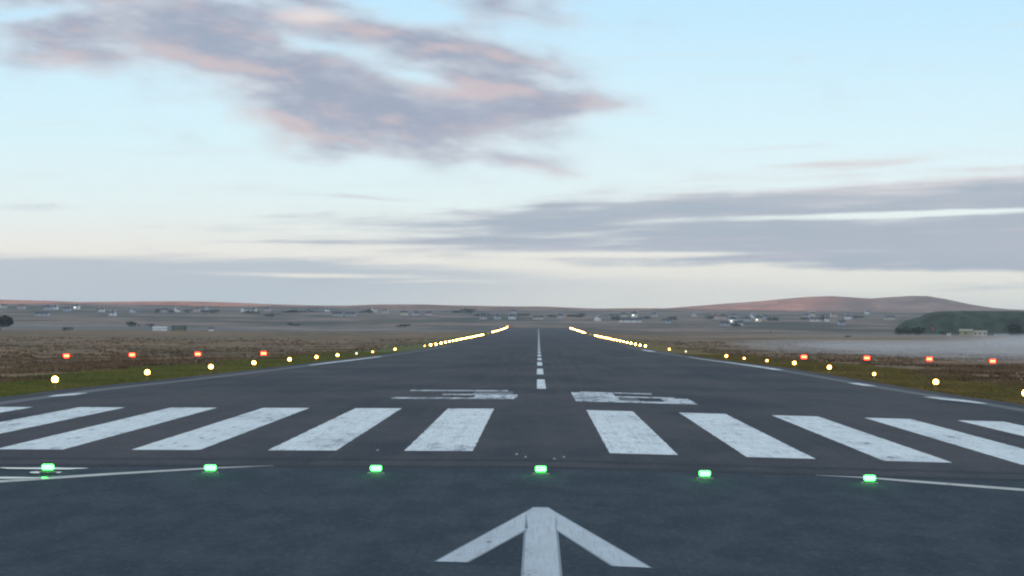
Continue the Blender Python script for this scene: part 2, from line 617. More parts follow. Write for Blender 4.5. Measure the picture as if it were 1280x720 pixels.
# centreline: dashes running off to the far end
y = 124.5
k = 0
while y < 2000:
    ln = 31.0
    rect('centreline_dash', -0.19 if k else -0.16, 0.33 if k == 0 else 0.31, y, min(y + ln, 2040), m_paint)
    y += 52.5
    k += 1


# ------------------------------------------------------------------ runway number 36, digits 15 m long
def polymark(name, outline_rows, mat=m_paint):
    return drape(name, outline_rows, mat)


def stroke(polys, name, mat=m_number, lift=0.006):
    """quads given in plan, joined into one marking"""
    vs, fs = [], []
    for j_, q in enumerate(polys):
        b = len(vs)
        m = 4
        for i in range(m + 1):
            for j in range(m + 1):
                u, v = i / m, j / m
                x = (q[0][0] * (1 - u) + q[1][0] * u) * (1 - v) + (q[3][0] * (1 - u) + q[2][0] * u) * v
                y = (q[0][1] * (1 - u) + q[1][1] * u) * (1 - v) + (q[3][1] * (1 - u) + q[2][1] * u) * v
                vs.append((x, y, runway_z(x, y) + lift))
        for i in range(m):
            for j in range(m):
                fs.append((b + i * (m + 1) + j, b + (i + 1) * (m + 1) + j, b + (i + 1) * (m + 1) + j + 1, b + i * (m + 1) + j + 1))
    return from_py(name, vs, fs, mat, runway)


def q(x0, y0, x1, y1): return [(x0, y0), (x1, y0), (x1, y1), (x0, y1)]


def digit_obj(name, quads_new, quads_old):
    d = stroke(quads_new, name)
    if quads_old: stroke(quads_old, 'faded_stroke', m_paint_thin).parent = d
    return d


# 3: bars at the foot, middle and head, two right-hand bowls
digit_obj('runway_number', [q(-6.62, 105.0, -1.15, 107.3), q(-3.0, 107.3, -1.05, 112.2), q(-4.6, 111.2, -3.0, 113.0),
                            q(-6.5, 118.4, -1.6, 120.2), q(-3.2, 113.0, -1.3, 113.9)],
          [q(-3.2, 113.9, -1.3, 118.4)])
# 6
digit_obj('runway_number', [q(1.55, 103.4, 3.6, 118.2), q(3.6, 103.4, 6.9, 106.0), q(5.6, 106.0, 6.95, 111.6),
                            q(3.6, 111.4, 6.4, 113.4), q(2.0, 118.2, 5.6, 119.8)],
          [q(3.6, 106.0, 4.5, 111.4)])

# ------------------------------------------------------------------ displaced threshold arrow
vs = [(0.0, 43.5), (-0.42, 42.6), (-1.53, 33.85), (-1.02, 33.75), (-0.33, 38.6), (-0.33, 20.0), (0.27, 20.0), (0.25, 38.6),
      (0.95, 33.55), (1.50, 33.45), (0.38, 42.6)]
cx0 = -0.03
def arrow(e):
    return [
        [(-1.53 - e, 33.85), (-1.10 + e, 33.75), (-0.24, 39.3 - 6 * e), (-0.30, 42.6 + 6 * e)],
        [(0.99 - e, 33.55), (1.50 + e, 33.45), (0.24, 42.6 + 6 * e), (0.20, 39.3 - 6 * e)],
        [(-0.30, 39.3), (0.24, 39.3), (0.24, 42.6), (-0.30, 42.6)],
        [(-0.30, 42.6 + 6 * e), (0.24, 42.6 + 6 * e), (0.11, 43.6 + 6 * e), (-0.17, 43.6 + 6 * e)],
        [(-0.27 - e, 20.0), (0.215 + e, 20.0), (0.215 + e, 39.3), (-0.275 - e, 39.3)]]


stroke(arrow(0.035), 'arrow_overspray', m_spray, lift=0.004)
arrow_quads = arrow(0.0)
stroke(arrow_quads, 'threshold_arrow', m_paint_old)

# ------------------------------------------------------------------ side stripes (worn), turn lines, puddles
def ribbon(name, pts, mat, lift=0.006):
    rows = []
    dense = []
    for (a, b) in zip(pts, pts[1:]):
        for i in range(6):
            u = i / 6
            dense.append([a[k] * (1 - u) + b[k] * u for k in range(3)])
    dense.append(list(pts[-1]))
    vs, fs = [], []
    for i, (x, y, w) in enumerate(dense):
        a = dense[max(i - 1, 0)]; b = dense[min(i + 1, len(dense) - 1)]
        d = Vector((b[0] - a[0], b[1] - a[1])).normalized()
        nx_, ny_ = -d.y, d.x
        for s in (-1, 1):
            X_, Y_ = x + nx_ * s * w / 2, y + ny_ * s * w / 2
            vs.append((X_, Y_, runway_z(X_, Y_) + lift))
    for i in range(len(dense) - 1):
        fs.append((2 * i, 2 * i + 1, 2 * i + 3, 2 * i + 2))
    return from_py(name, vs, fs, mat, runway)


for s in (-1, 1):
    rect('side_stripe', 21.6 if s > 0 else -22.5, 22.5 if s > 0 else -21.6, 20, 600, m_paint_thin, lift=0.004)
ribbon('side_stripe_remnant', [(-22.0, 106.5, 0.3), (-21.8, 109, 0.9), (-21.7, 112.5, 0.5)], m_paint, 0.009)
ribbon('side_stripe_remnant', [(-22.1, 228, 0.4), (-22.0, 262, 0.9), (-22.0, 330, 0.6)], m_paint, 0.009)
ribbon('side_stripe_remnant', [(22.0, 118, 0.5), (21.6, 124, 1.2), (21.2, 130, 0.6)], m_paint, 0.009)
ribbon('side_stripe_remnant', [(22.0, 158, 0.9), (21.9, 166, 0.8)], m_paint, 0.009)
ribbon('side_stripe_remnant', [(22.0, 218, 0.9), (22.0, 245, 0.8), (22.0, 300, 0.4), (22.0, 350, 0.2)], m_paint, 0.009)
ribbon('side_stripe_remnant', [(22.0, 455, 1.4), (22.0, 500, 1.0)], m_paint, 0.009)
ribbon('turn_line', [(-6.3, 55.85, 0.06), (-7.6, 54.9, 0.42), (-9.6, 52.6, 0.55), (-11.6, 49.9, 0.6), (-14, 46.0, 0.6)], m_cream, 0.008)
ribbon('turn_line', [(6.4, 55.5, 0.08), (7.6, 55.1, 0.42), (8.6, 54.15, 0.62), (10.6, 52.35, 0.70), (13.0, 50.2, 0.7)], m_cream, 0.008)


def puddle(cx, cy, rx, ry, seed, lift=0.011):
    vs = [(cx, cy, runway_z(cx, cy) + lift)]
    n = 40
    for i in range(n):
        a = 2 * math.pi * i / n
        k = 1 + 0.45 * noise.noise(Vector((math.cos(a) * 1.6, math.sin(a) * 1.6, seed)))
        X_, Y_ = cx + rx * k * math.cos(a), cy + ry * k * math.sin(a)
        vs.append((X_, Y_, runway_z(cx, cy) + lift + 0.0212 * 0 * (X_ - cx)))
    fs = [(0, 1 + i, 1 + (i + 1) % n) for i in range(n)]
    return from_py('puddle', vs, fs, m_water, runway)


puddle(-11.45, 54.35, 1.05, 0.32, 3, 0.02)
puddle(-11.1, 52.9, 0.42, 0.30, 8, 0.02)
puddle(-11.6, 51.1, 0.9, 0.28, 12, 0.02)

# ------------------------------------------------------------------ hills
SIL = [(-700, 372), (-300, 371), (0, 374.5), (60, 376), (100, 377.5), (160, 377), (230, 376.5), (290, 378), (330, 380), (400, 382),
       (440, 382), (470, 380.5), (530, 380.5), (560, 381.5), (640, 383), (680, 383), (720, 384.8), (745, 385.8), (790, 385.2), (850, 385.5),
       (900, 386.5), (1000, 388), (1100, 388), (1300, 389), (2000, 386)]
SIL2 = [(700, 392), (800, 388), (850, 384), (900, 380), (950, 376.5), (975, 374), (1010, 371), (1040, 370), (1070, 372), (1090, 373),
        (1110, 371.5), (1140, 369.8), (1160, 370), (1180, 373.5), (1210, 380), (1240, 384.8), (1260, 386.5), (1290, 387.5), (1500, 388), (1900, 391)]


def ridge(name, sil, D, front, back, base_z, seed, lo, hi, step=14):
    xs = []
    px = lo
    while px <= hi:
        xs.append(px); px += step
    rows = 22
    vs, fs = [], []
    for j in range(rows + 1):
        t_ = j / rows * 2 - 1
        yy = D + (front if t_ < 0 else back) * t_
        prof = math.cos(t_ * math.pi / 2) ** 1.25 if abs(t_) < 1 else 0
        for px in xs:
            top = at_pixel(px, interp(px, sil), D)
            x = top.x
            h = base_z + (top.z - base_z) * prof
            rel = (1 - prof) * prof * 4
            h += rel * (top.z - base_z) * 0.30 * noise.noise(Vector((x * 0.004, yy * 0.004, seed)))
            h += rel * 1.5 * noise.noise(Vector((x * 0.02, yy * 0.02, seed)))
            if j in (0, rows): h = base_z - 15
            vs.append((x, yy, h))
    n = len(xs)
    for j in range(rows):
        for i in range(n - 1):
            fs.append((j * n + i, j * n + i + 1, (j + 1) * n + i + 1, (j + 1) * n + i))
    return tag(from_py(name, vs, fs, m_hill, smooth=True), kind='structure')


ridge('hills', SIL, 4800, 60, 700, 22, 2.0, -1500, 2300)
ridge('hill', SIL2, 6600, 170, 900, 20, 5.0, 690, 2000, 10)

# unseen ridge added behind the camera, its crest shaped to shade the land ahead
vs, fs = [], []
bx = [-4950 + 90 * i for i in range(111)]
for j in range(15):
    t_ = j / 14 * 2 - 1
    for x in bx:
        top = interp(x, [(-4950, 104), (-4300, 106), (-3850, 114), (-3740, 142), (-3480, 152), (-3370, 248), (-2500, 250), (-1500, 190), (0, 130), (4950, 80)])
        vs.append((x, -900 + 450 * t_, -12 + (top + 12) * math.cos(t_ * math.pi / 2) ** 1.3 if abs(t_) < 1 else -14))
n = len(bx)
for j in range(14):
    for i in range(n - 1):
        fs.append((j * n + i, j * n + i + 1, (j + 1) * n + i + 1, (j + 1) * n + i))
tag(from_py('hills', vs, fs, m_hill, smooth=True), kind='structure')

# ------------------------------------------------------------------ airfield lamps
m_metal = plain('grey_metal', (0.16, 0.16, 0.17), 0.5, 0.4, 0.6)
m_yellow = plain('yellow_enamel', (0.42, 0.27, 0.04), 0.5, 0.4)
m_orange = plain('orange_enamel', (0.45, 0.12, 0.03), 0.5, 0.4)
m_black = plain('black_rubber', (0.02, 0.02, 0.02), 0.7)
m_concrete = plain('concrete', (0.22, 0.21, 0.20), 0.9)
e_warm = emit('warm_lamp', (1.0, 0.40, 0.075), 13)
e_warm_far = emit('warm_beam', (1.0, 0.44, 0.10), 50)
e_warm_dim = emit('warm_dim', (1.0, 0.80, 0.50), 1.5)
e_red = emit('red_lamp', (1.0, 0.018, 0.007), 38)
e_green = emit('green_lamp', (0.055, 1.0, 0.09), 7)


def edge_lamp(mat, size=1.0, name='runway_edge_light'):
    r_ = empty(name, (0, 0, 0))
    bm = bmesh.new(); cyl(bm, (0, 0, -0.10), 0.24, 0.24, 0.14, 20); from_bm('base', bm, m_concrete, r_)
    bm = bmesh.new(); cyl(bm, (0, 0, 0.04), 0.04, 0.032, 0.26, 12); cyl(bm, (0, 0, 0.04), 0.075, 0.06, 0.05, 14); from_bm('stem', bm, m_yellow, r_)
    bm = bmesh.new(); lathe(bm, [(0.05, 0.28), (0.13, 0.31), (0.15, 0.35), (0.15, 0.375), (0.12, 0.385)], 18); from_bm('collar', bm, m_metal, r_)
    s = size
    bm = bmesh.new()
    lathe(bm, [(0.10 * s, 0.38), (0.165 * s, 0.38 + 0.05 * s), (0.19 * s, 0.38 + 0.14 * s), (0.175 * s, 0.38 + 0.23 * s), (0.11 * s, 0.38 + 0.31 * s), (0.03 * s, 0.38 + 0.335 * s)], 20)
    from_bm('lens', bm, mat, r_, smooth=True)
    return r_


ORD = ['first', 'second', 'third', 'fourth', 'fifth', 'sixth', 'seventh', 'eighth', 'ninth', 'tenth', 'eleventh', 'twelfth', 'thirteenth', 'fourteenth']
# (distance, lateral side, brightness: b bright, m mid, d dim)
LEFT = [(127, 'b'), (157, 'b'), (187.6, 'b'), (216, 'b'), (247, 'b'), (277, 'b'), (306, 'b'), (338, 'd'), (371, 'm'), (429, 'b'), (541, 'm')]
RIGHT = [(127.4, 'b'), (156, 'b'), (184.6, 'm'), (213, 'b'), (242, 'b'), (271, 'm'), (301, 'm'), (329.5, 'b'), (420, 'd'), (473, 'b')]
protos = {'b': edge_lamp(e_warm, 0.92), 'm': edge_lamp(e_warm, 0.6), 'd': edge_lamp(e_warm_dim, 0.7), 'f': edge_lamp(e_warm_far, 1.0)}
used = set()


def put_lamp(kind, x, y, label, group):
    o = protos[kind]
    if kind in used: o = copy_tree(o)
    used.add(kind)
    o.location = (x, y, ground_z(x, y) + 0.02)
    o.rotation_euler = (0, 0, random.uniform(0, 6))
    return tag(o, label, 'light', group)


GE = 'edge lights along the runway'
for side, lst, s in (('left', LEFT, -1), ('right', RIGHT, 1)):
    for i, (d, b) in enumerate(lst):
        what = {'b': 'bright warm-white', 'm': 'small warm-white', 'd': 'faint warm-white'}[b]
        put_lamp(b, 26.0 * s, d, f'{what} edge lamp on the {side} grass verge, {ORD[i]} along from the camera', GE)
CL = {'left': 'lamp in the bright merged row of lights along the left edge of the far runway',
      'right': 'lamp in the bright merged row of lights along the right edge of the far runway'}
CE = {'left': 'lamp in the short separate bright row at the far left end of the runway',
      'right': 'lamp in the short separate bright row at the far right end of the runway'}
for side, s, a, b in (('left', -1, 571, 1130), ('right', 1, 578, 1100)):
    d = a
    while d < b:
        put_lamp('f', 26.0 * s, d, CL[side], f'far {side} lights in the long bright row')
        d += 30
    d = 1330
    while d < (1960 if s > 0 else 2000):
        put_lamp('f', 26.0 * s, d, CE[side], f'far {side} lights in the short end row')
        d += 30
tag_l = put_lamp('d', -26.0, 1225, 'faint lone lamp between the two bright rows on the left', GE)
put_lamp('d', 26.0, 1200, 'faint lone lamp between the two bright rows on the right', GE)


# precision approach path units: hooded boxes on legs, four a side, all showing red
def papi():
    r_ = empty('approach_indicator', (0, 0, 0))
    bm = bmesh.new(); box(bm, (0, 0, -0.03), (1.6, 1.3, 0.14)); from_bm('base_slab', bm, m_concrete, r_)
    for (lx, ly) in ((-0.48, -0.4), (0.48, -0.4), (0, 0.45)):
        bm = bmesh.new(); cyl(bm, (lx, ly, 0.04), 0.03, 0.03, 0.38, 10); cyl(bm, (lx, ly, 0.04), 0.07, 0.07, 0.02, 12); from_bm('leg', bm, m_metal, r_)
    bm = bmesh.new()
    vs_ = box(bm, (0, 0.05, 0.62), (1.25, 1.1, 0.46))
    bmesh.ops.bevel(bm, geom=bm.edges[:], offset=0.03, segments=2, affect='EDGES')
    h = from_bm('housing', bm, m_orange, r_)
    bm = bmesh.new(); box(bm, (0, -0.58, 0.86), (1.27, 0.22, 0.02)); from_bm('hood', bm, m_orange, r_)
    bm = bmesh.new(); box(bm, (0, -0.503, 0.60), (1.14, 0.02, 0.40)); fr = from_bm('front_plate', bm, m_black, r_)
    for k in (-0.25, 0.0, 0.25):
        bm = bmesh.new(); bmesh.ops.create_cone(bm, cap_ends=True, segments=20, radius1=0.16, radius2=0.15, depth=0.05,
                                                matrix=Matrix.Translation((k, -0.54, 0.60)) @ Matrix.Rotation(math.pi / 2, 4, 'X') @ Matrix.Diagonal((0.76, 1.3, 1, 1)))
        from_bm('lens', bm, e_red, fr)
    return r_


pp = papi()
first = True
for side, pxs, py in (('left', (84, 166, 248, 330), 437), ('right', (1004.5, 1083, 1161, 1240), 447.5)):
    for i, px in enumerate(pxs):
        c_ = at_pixel(px, py + (0 if side == 'left' else 0.25 * i), 326)
        o = pp if first else copy_tree(pp)
        first = False
        gz = ground_z(c_.x, 326)
        o.location = (c_.x, 326, gz)
        n_ = ('outermost', 'second from outside', 'third from outside', 'innermost')[i if side == 'left' else 3 - i]
        tag(o, f'glowing red light unit on the {side} moor, {n_} of its row of four', 'light', 'red approach slope units beside the runway')


# green threshold lights
def green_lamp():
    r_ = empty('threshold_light', (0, 0, 0))
    bm = bmesh.new(); cyl(bm, (0, 0, -0.01), 0.20, 0.19, 0.035, 24); from_bm('base', bm, m_metal, r_)
    bm = bmesh.new()
    box(bm, (0, 0.03, 0.04), (0.25, 0.20, 0.05))
    bmesh.ops.bevel(bm, geom=bm.edges[:], offset=0.015, segments=2, affect='EDGES')
    box(bm, (0, 0.0, 0.186), (0.25, 0.20, 0.010))
    hs = from_bm('housing', bm, m_metal, r_)
    bm = bmesh.new()
    box(bm, (0, -0.01, 0.123), (0.235, 0.17, 0.115))
    bmesh.ops.bevel(bm, geom=bm.edges[:], offset=0.02, segments=3, affect='EDGES')
    from_bm('lens', bm, e_green, r_, smooth=False)
    return r_


gp = green_lamp()
gl = [(60, 'at the left end of the row, over the wet patch'), (263, 'second from the left, on the pale curved line'), (470, 'third from the left, beside the dark tarmac joint'),
      (676, 'straight ahead, just beyond the painted arrow'), (881, 'second from the right, on bare tarmac'), (1087, 'at the right end of the row, on the pale line')]
for i, (gx, w) in enumerate(gl):
    o = gp if i == 0 else copy_tree(gp)
    gy = 53.0
    gx = at_pixel(gx, 585, gy).x
    o.location = (gx, gy, runway_z(gx, gy) + 0.012)
    tag(o, f'green threshold lamp {w}', 'light', 'green lights across the runway threshold')

# small pale inset studs near the middle
m_stud = plain('stud_glass', (0.75, 0.78, 0.8), 0.3, 0.6, var=0.05)


def stud():
    r_ = empty('inset_light', (0, 0, 0))
    bm = bmesh.new(); lathe(bm, [(0.06, 0.0), (0.057, 0.012), (0.04, 0.018)], 20); from_bm('ring', bm, m_metal, r_)
    bm = bmesh.new(); box(bm, (0, -0.01, 0.034), (0.045, 0.04, 0.03)); bmesh.ops.bevel(bm, geom=bm.edges[:], offset=0.01, segments=2, affect='EDGES')
    from_bm('prism', bm, m_stud, r_)
    return r_


sp = stud()
for i, (px, py, w) in enumerate([(646, 568, 'left of the middle green lamp, under the stripes'), (657, 571.5, 'faint, just left behind the middle green lamp'),
                                 (693, 573.5, 'just right behind the middle green lamp'), (705, 571, 'right of the middle green lamp, under the stripes'),
                                 (472, 562.5, 'behind the third green lamp from the left')]):
    o = sp if i == 0 else copy_tree(sp)
    c_ = at_pixel(px, py, 60)
    # slide along the sight line to the tarmac
    d_ = (c_ - CAM)
    k_ = (0.03 - CAM.z) / d_.z
    p_ = CAM + d_ * k_
    o.location = (p_.x, p_.y, runway_z(p_.x, p_.y) + 0.012)
    tag(o, f'tiny pale inset marker light {w}', 'light', 'pale inset studs at the threshold')

# ------------------------------------------------------------------ moor vegetation
def tufts(name, mat, n, fn, hmin, hmax, wmax):
    vs, fs = [], []
    for _ in range(n):
        p_ = fn()
        if p_ is None: continue
        x, y = p_
        z = ground_z(x, y) - 0.04
        hh = random.uniform(hmin, hmax)
        for b in range(5):
            a = random.uniform(0, 6.28)
            w = random.uniform(0.03, 0.09) * (1 + y / 250)
            r0 = random.uniform(0, wmax)
            ox, oy = r0 * math.cos(a), r0 * math.sin(a)
            a2 = random.uniform(0, 6.28)
            dx_, dy_ = math.cos(a2) * w, math.sin(a2) * w
            lean = random.uniform(-0.5, 0.5) * hh
            i0 = len(vs)
            h2 = hh * random.uniform(0.5, 1)
            vs += [(x + ox - dx_, y + oy - dy_, z), (x + ox + dx_, y + oy + dy_, z), (x + ox + lean, y + oy + lean * 0.5, z + h2)]
            fs.append((i0, i0 + 1, i0 + 2))
    return tag(from_py(name, vs, fs, mat), kind='stuff')


def field_pt(lo, hi, latmin, latmax):
    def f():
        y = math.exp(random.uniform(math.log(lo), math.log(hi)))
        s = random.choice((-1, 1))
        lim = min(latmax, 0.26 * y + 12)
        if lim <= latmin: return None
        return (s * random.uniform(latmin, lim), y)
    return f


def veg(name, stops):
    m, t, p = new_mat(name, 0.9, 0.1)
    pos, (x, y, z) = geo_xyz(t)
    n = noise_x(t, combine(t, x * 0.12, y * 0.06), 1.0, 5, 0.65)
    c = ramp(t, n, stops)
    if name == 'verge_grass':
        c = mix(t, x.smooth(-5.0, 5.0) * 0.75, c, ramp(t, n, [(0.3, (0.11, 0.085, 0.028, 1)), (0.7, (0.26, 0.175, 0.055, 1))]))
    t.links.new(c, p.inputs['Base Color'])
    return m


m_grass = veg('verge_grass', [(0.3, (0.10, 0.13, 0.030, 1)), (0.5, (0.17, 0.165, 0.042, 1)), (0.7, (0.26, 0.20, 0.055, 1))])
m_heath = veg('heather', [(0.32, (0.055, 0.040, 0.028, 1)), (0.48, (0.16, 0.095, 0.052, 1)), (0.6, (0.24, 0.165, 0.090, 1)), (0.72, (0.05, 0.052, 0.03, 1))])
tufts('grass', m_grass, 34000, field_pt(92, 420, 24.15, 38), 0.06, 0.22, 0.3)


def heath():
    p_ = field_pt(115, 900, 33, 240)()
    if p_ is None: return None
    if noise.noise(Vector((p_[0] * 0.05, p_[1] * 0.025, 9))) < -0.12: return None
    return p_


tufts('heather', m_heath, 34000, heath, 0.12, 0.45, 0.6)

# ------------------------------------------------------------------ trees and bushes
m_leaf = plain('dark_leaves', (0.030, 0.040, 0.028), 0.9, 0.1, var=0.5, scale=1.2)
m_bark = plain('bark', (0.06, 0.05, 0.04), 0.9)


def bush_mesh(w, h, d, seed, n=420):
    rnd = random.Random(seed)
    lumps = [(rnd.uniform(-0.38, 0.38) * w, rnd.uniform(-0.35, 0.35) * d, rnd.uniform(0.18, 0.68) * h, rnd.uniform(0.20, 0.34)) for _ in range(9)]
    vs, fs = [], []
    leaf = 0.045 * (w + h)
    for _ in range(n):
        lx, ly, lz, lr = rnd.choice(lumps)
        v = Vector((rnd.gauss(0, 1), rnd.gauss(0, 1), rnd.gauss(0, 1))).normalized() * (rnd.random() ** 0.4)
        c_ = Vector((lx + v.x * lr * w, ly + v.y * lr * d, max(0.05 * h, lz + v.z * lr * h)))
        a = Vector((rnd.gauss(0, 1), rnd.gauss(0, 1), rnd.gauss(0, 1))).normalized() * leaf * rnd.uniform(0.5, 1.2)
        b = Vector((rnd.gauss(0, 1), rnd.gauss(0, 1), rnd.gauss(0, 1))).normalized() * leaf * rnd.uniform(0.5, 1.2)
        i0 = len(vs)
        vs += [tuple(c_ - a), tuple(c_ + b), tuple(c_ + a), tuple(c_ - b)]
        fs.append((i0, i0 + 1, i0 + 2, i0 + 3))
    me = bpy.data.meshes.new('crown')
    me.from_pydata(vs, [], fs)
    me.materials.append(m_leaf)
    return me


def tree(px, py, wpx, hpx, label, name='bush', cat='bush', group=None, y=None, seed=1, dense=420):
    p_ = on_ground(px, py) if y is None else at_pixel(px, py, y)
    if y is not None: p_.z = ground_z(p_.x, p_.y)
    k = p_.y / 2965.0
    w, h = wpx * k, hpx * k
    r_ = empty(name, tuple(p_))
    me = bush_mesh(w, h, w * 0.8, seed, dense)
    c_ = bpy.data.objects.new('crown', me); COL.objects.link(c_); c_.parent = r_
    bm = bmesh.new()
    for i in range(4):
        a = i * 1.6 + seed
        bmesh.ops.create_cone(bm, cap_ends=True, segments=7, radius1=0.035 * h, radius2=0.012 * h, depth=0.7 * h,
                              matrix=Matrix.Translation((0.08 * w * math.cos(a), 0.08 * w * math.sin(a), 0.32 * h)) @ Matrix.Rotation(0.28, 4, Vector((math.sin(a), -math.cos(a), 0))))
    from_bm('trunk', bm, m_bark, r_)
    return tag(r_, label, cat, group)


tree(-3, 413, 32, 22, 'big dark bushy tree cut off by the left edge of the photo', 'tree', 'tree', seed=4, dense=1600)
GB = 'dark bushes scattered over the far moor'
bl = [(85, 413.5, 14, 5, 'dark low bush on the moor below the bright white far cottage'), (167, 408.5, 20, 7, 'dark low bush just left of the pale shed on the left moor'),
      (187, 409, 12, 5, 'dark scrub touching the left end of the pale shed'), (124, 388.5, 8, 5, 'dark bush beside the white cottage below the left ridge'),
      (197, 391, 8, 6, 'rounded dark bush below the pink left ridge'), (214, 391, 12, 4, 'long dark thicket right of the rounded dark bush'),
      (235, 391, 10, 5, 'dark bush right of the long thicket'), (262, 391, 24, 4, 'wide flat dark shelterbelt left of the paired white cottages'),
      (315, 392, 20, 5, 'dark clump below the paired white cottages'), (365, 391, 28, 4, 'long dark belt of bushes left of the pale barn'),
      (338, 396, 16, 5, 'dark bush in front of the long belt'), (367, 407.5, 14, 5, 'small dark bush low on the left moor'),
      (391, 390, 14, 3, 'dark hedge under the pale barn'), (458, 392, 20, 6, 'blue-green clump beside the long pale terrace'),
      (504, 409, 18, 4, 'flat dark thicket left of the far runway'), (579, 391, 30, 6, 'dark domed copse left of the runway end'),
      (605, 396, 22, 5, 'dark bushes right of the domed copse'), (655, 396, 16, 5, 'dark bushes above the end of the runway'),
      (690, 397, 16, 4, 'dark thicket just right of the runway end'), (722, 396.5, 24, 5, 'long dark belt between the runway end and the long white shed'),
      (768, 400, 12, 6, 'dark bush at the left end of the long white shed'), (806, 398.5, 14, 4, 'dark bush at the right end of the long white shed'),
      (840, 400, 14, 5, 'dark bush left of the right-hand village'), (888, 399, 12, 6, 'dark bush at the left of the right-hand village'),
      (923, 408, 20, 4, 'dark hedge below the right-hand village'), (966, 401, 18, 6, 'blue-dark clump right of the lit village house'),
      (1005, 400, 10, 5, 'dark bush left of the village under the hill'), (1028, 400, 10, 7, 'dark clump in the village under the hill'),
      (1072, 398, 14, 4, 'dark hedge right of the village under the hill'), (1060, 421.5, 10, 3, 'tiny dark bush on the misty moor')]
for i, (a, b, c_, d, l) in enumerate(bl):
    tree(a, b, c_, d, l, group=GB, seed=20 + i, dense=160)

# ------------------------------------------------------------------ turf-covered mound at the right with the dark copse at its foot
def mound():
    D = 1650
    sil = [(1124, 408), (1134, 400), (1150, 397), (1160, 391.5), (1176, 389), (1200, 388.6), (1280, 389), (1400, 389.5), (1460, 392), (1500, 404)]
    vs, fs = [], []
    xsn = [1124 + 4 * i for i in range(98)]
    for j in range(13):
        t_ = j / 12 * 2 - 1
        for px in xsn:
            top = at_pixel(px, interp(px, sil), D)
            gz = ground_z(top.x, D) - 1.0
            h = gz + max(0.1, top.z - gz) * (1 - abs(t_) ** 3) + 0.5 * noise.noise(Vector((top.x * 0.1, t_ * 4, 3))) * (1 - abs(t_))
            if px in (xsn[0], xsn[-1]) or j in (0, 12): h = gz - 1
            vs.append((top.x, D + 38 * t_, h))
    n = len(xsn)
    for j in range(12):
        for i in range(n - 1):
            fs.append((j * n + i, j * n + i + 1, (j + 1) * n + i + 1, (j + 1) * n + i))
    return from_py('hillside', vs, fs, m_mound, smooth=True)


tag(mound(), kind='structure')
for i, (a, b, c_, d, l) in enumerate([(1137, 410, 16, 11, 'dark bush at the left foot of the green mound'), (1150, 412, 14, 12, 'taller dark bush against the left end of the green mound'),
                                      (1124, 412, 10, 10, 'thin dark bush standing left of the green mound'), (1180, 412, 14, 6, 'low dark scrub between the red marker and the tan hut'),
                                      (1272, 410, 22, 16, 'dark bush in front of the green mound by the right edge')]):
    tree(a, b, c_, d, l, group='bushes at the foot of the green mound', y=1560, seed=70 + i, dense=380)

# ------------------------------------------------------------------ buildings
def wallmat(name, c): return plain(name, c, 0.85, 0.2, var=0.08, scale=0.5)


W = {'white': wallmat('white_render', (0.80, 0.78, 0.76)), 'cream': wallmat('cream_render', (0.70, 0.62, 0.48)), 'pink': wallmat('pinkish_render', (0.62, 0.48, 0.46)),
     'grey': wallmat('grey_harling', (0.48, 0.49, 0.52)), 'tan': wallmat('tan_sheet', (0.36, 0.32, 0.18)), 'dark': wallmat('dark_sheet', (0.06, 0.07, 0.07))}
m_roof = plain('slate', (0.055, 0.058, 0.068), 0.7, var=0.2, scale=1.0)
m_roof2 = plain('red_roof', (0.16, 0.08, 0.07), 0.8, var=0.2, scale=1.0)
m_glass = plain('dark_glass', (0.03, 0.035, 0.04), 0.15, 0.5)
e_win = emit('lit_window', (1.0, 0.84, 0.60), 2.5)


def house(p_, w, h, dep, wall, roof, rz, name='cottage', chim=True, lit=False, pitch=0.55, windows=2):
    r_ = empty(name, tuple(p_), rz)
    bm = bmesh.new()
    rh = dep / 2 * pitch * 1.3
    pts = [(-w / 2, -dep / 2, -1.5), (w / 2, -dep / 2, -1.5), (w / 2, dep / 2, -1.5), (-w / 2, dep / 2, -1.5),
           (-w / 2, -dep / 2, h), (w / 2, -dep / 2, h), (w / 2, dep / 2, h), (-w / 2, dep / 2, h), (-w / 2, 0, h + rh), (w / 2, 0, h + rh)]
    v = [bm.verts.new(q_) for q_ in pts]
    for f in ((0, 1, 5, 4), (1, 2, 6, 9, 5), (2, 3, 7, 6), (3, 0, 4, 8, 7), (4, 5, 9, 8), (6, 7, 8, 9), (3, 2, 1, 0)):
        bm.faces.new([v[i] for i in f])
    from_bm('wall', bm, W[wall], r_)
    bm = bmesh.new()
    o_ = 0.35
    sl = rh / (dep / 2)
    for s in (-1, 1):
        a = [(-w / 2 - o_, s * (dep / 2 + o_), h - o_ * sl + 0.05), (w / 2 + o_, s * (dep / 2 + o_), h - o_ * sl + 0.05), (w / 2 + o_, 0, h + rh + 0.05), (-w / 2 - o_, 0, h + rh + 0.05)]
        lo = [bm.verts.new(q_) for q_ in a]; up = [bm.verts.new((q_[0], q_[1], q_[2] + 0.18)) for q_ in a]
        bm.faces.new(lo); bm.faces.new(up[::-1])
        for i in range(4):
            j = (i + 1) % 4
            bm.faces.new((lo[i], up[i], up[j], lo[j]))
    rf = from_bm('roof', bm, roof, r_)
    if chim:
        for s in (-1, 1):
            bm = bmesh.new(); box(bm, (s * (w / 2 - 0.5), 0, h + rh + 0.5), (0.8, 0.8, 1.3)); from_bm('chimney', bm, W[wall], rf)
    for k in range(windows):
        bm = bmesh.new()
        wx = -w / 2 + w * (k + 0.5) / windows
        box(bm, (wx, -dep / 2 - 0.01, h * 0.55), (min(1.2, w * 0.18), 0.12, min(1.1, h * 0.36)))
        from_bm('window', bm, e_win if (lit and k == 0) else m_glass, r_)
    return r_


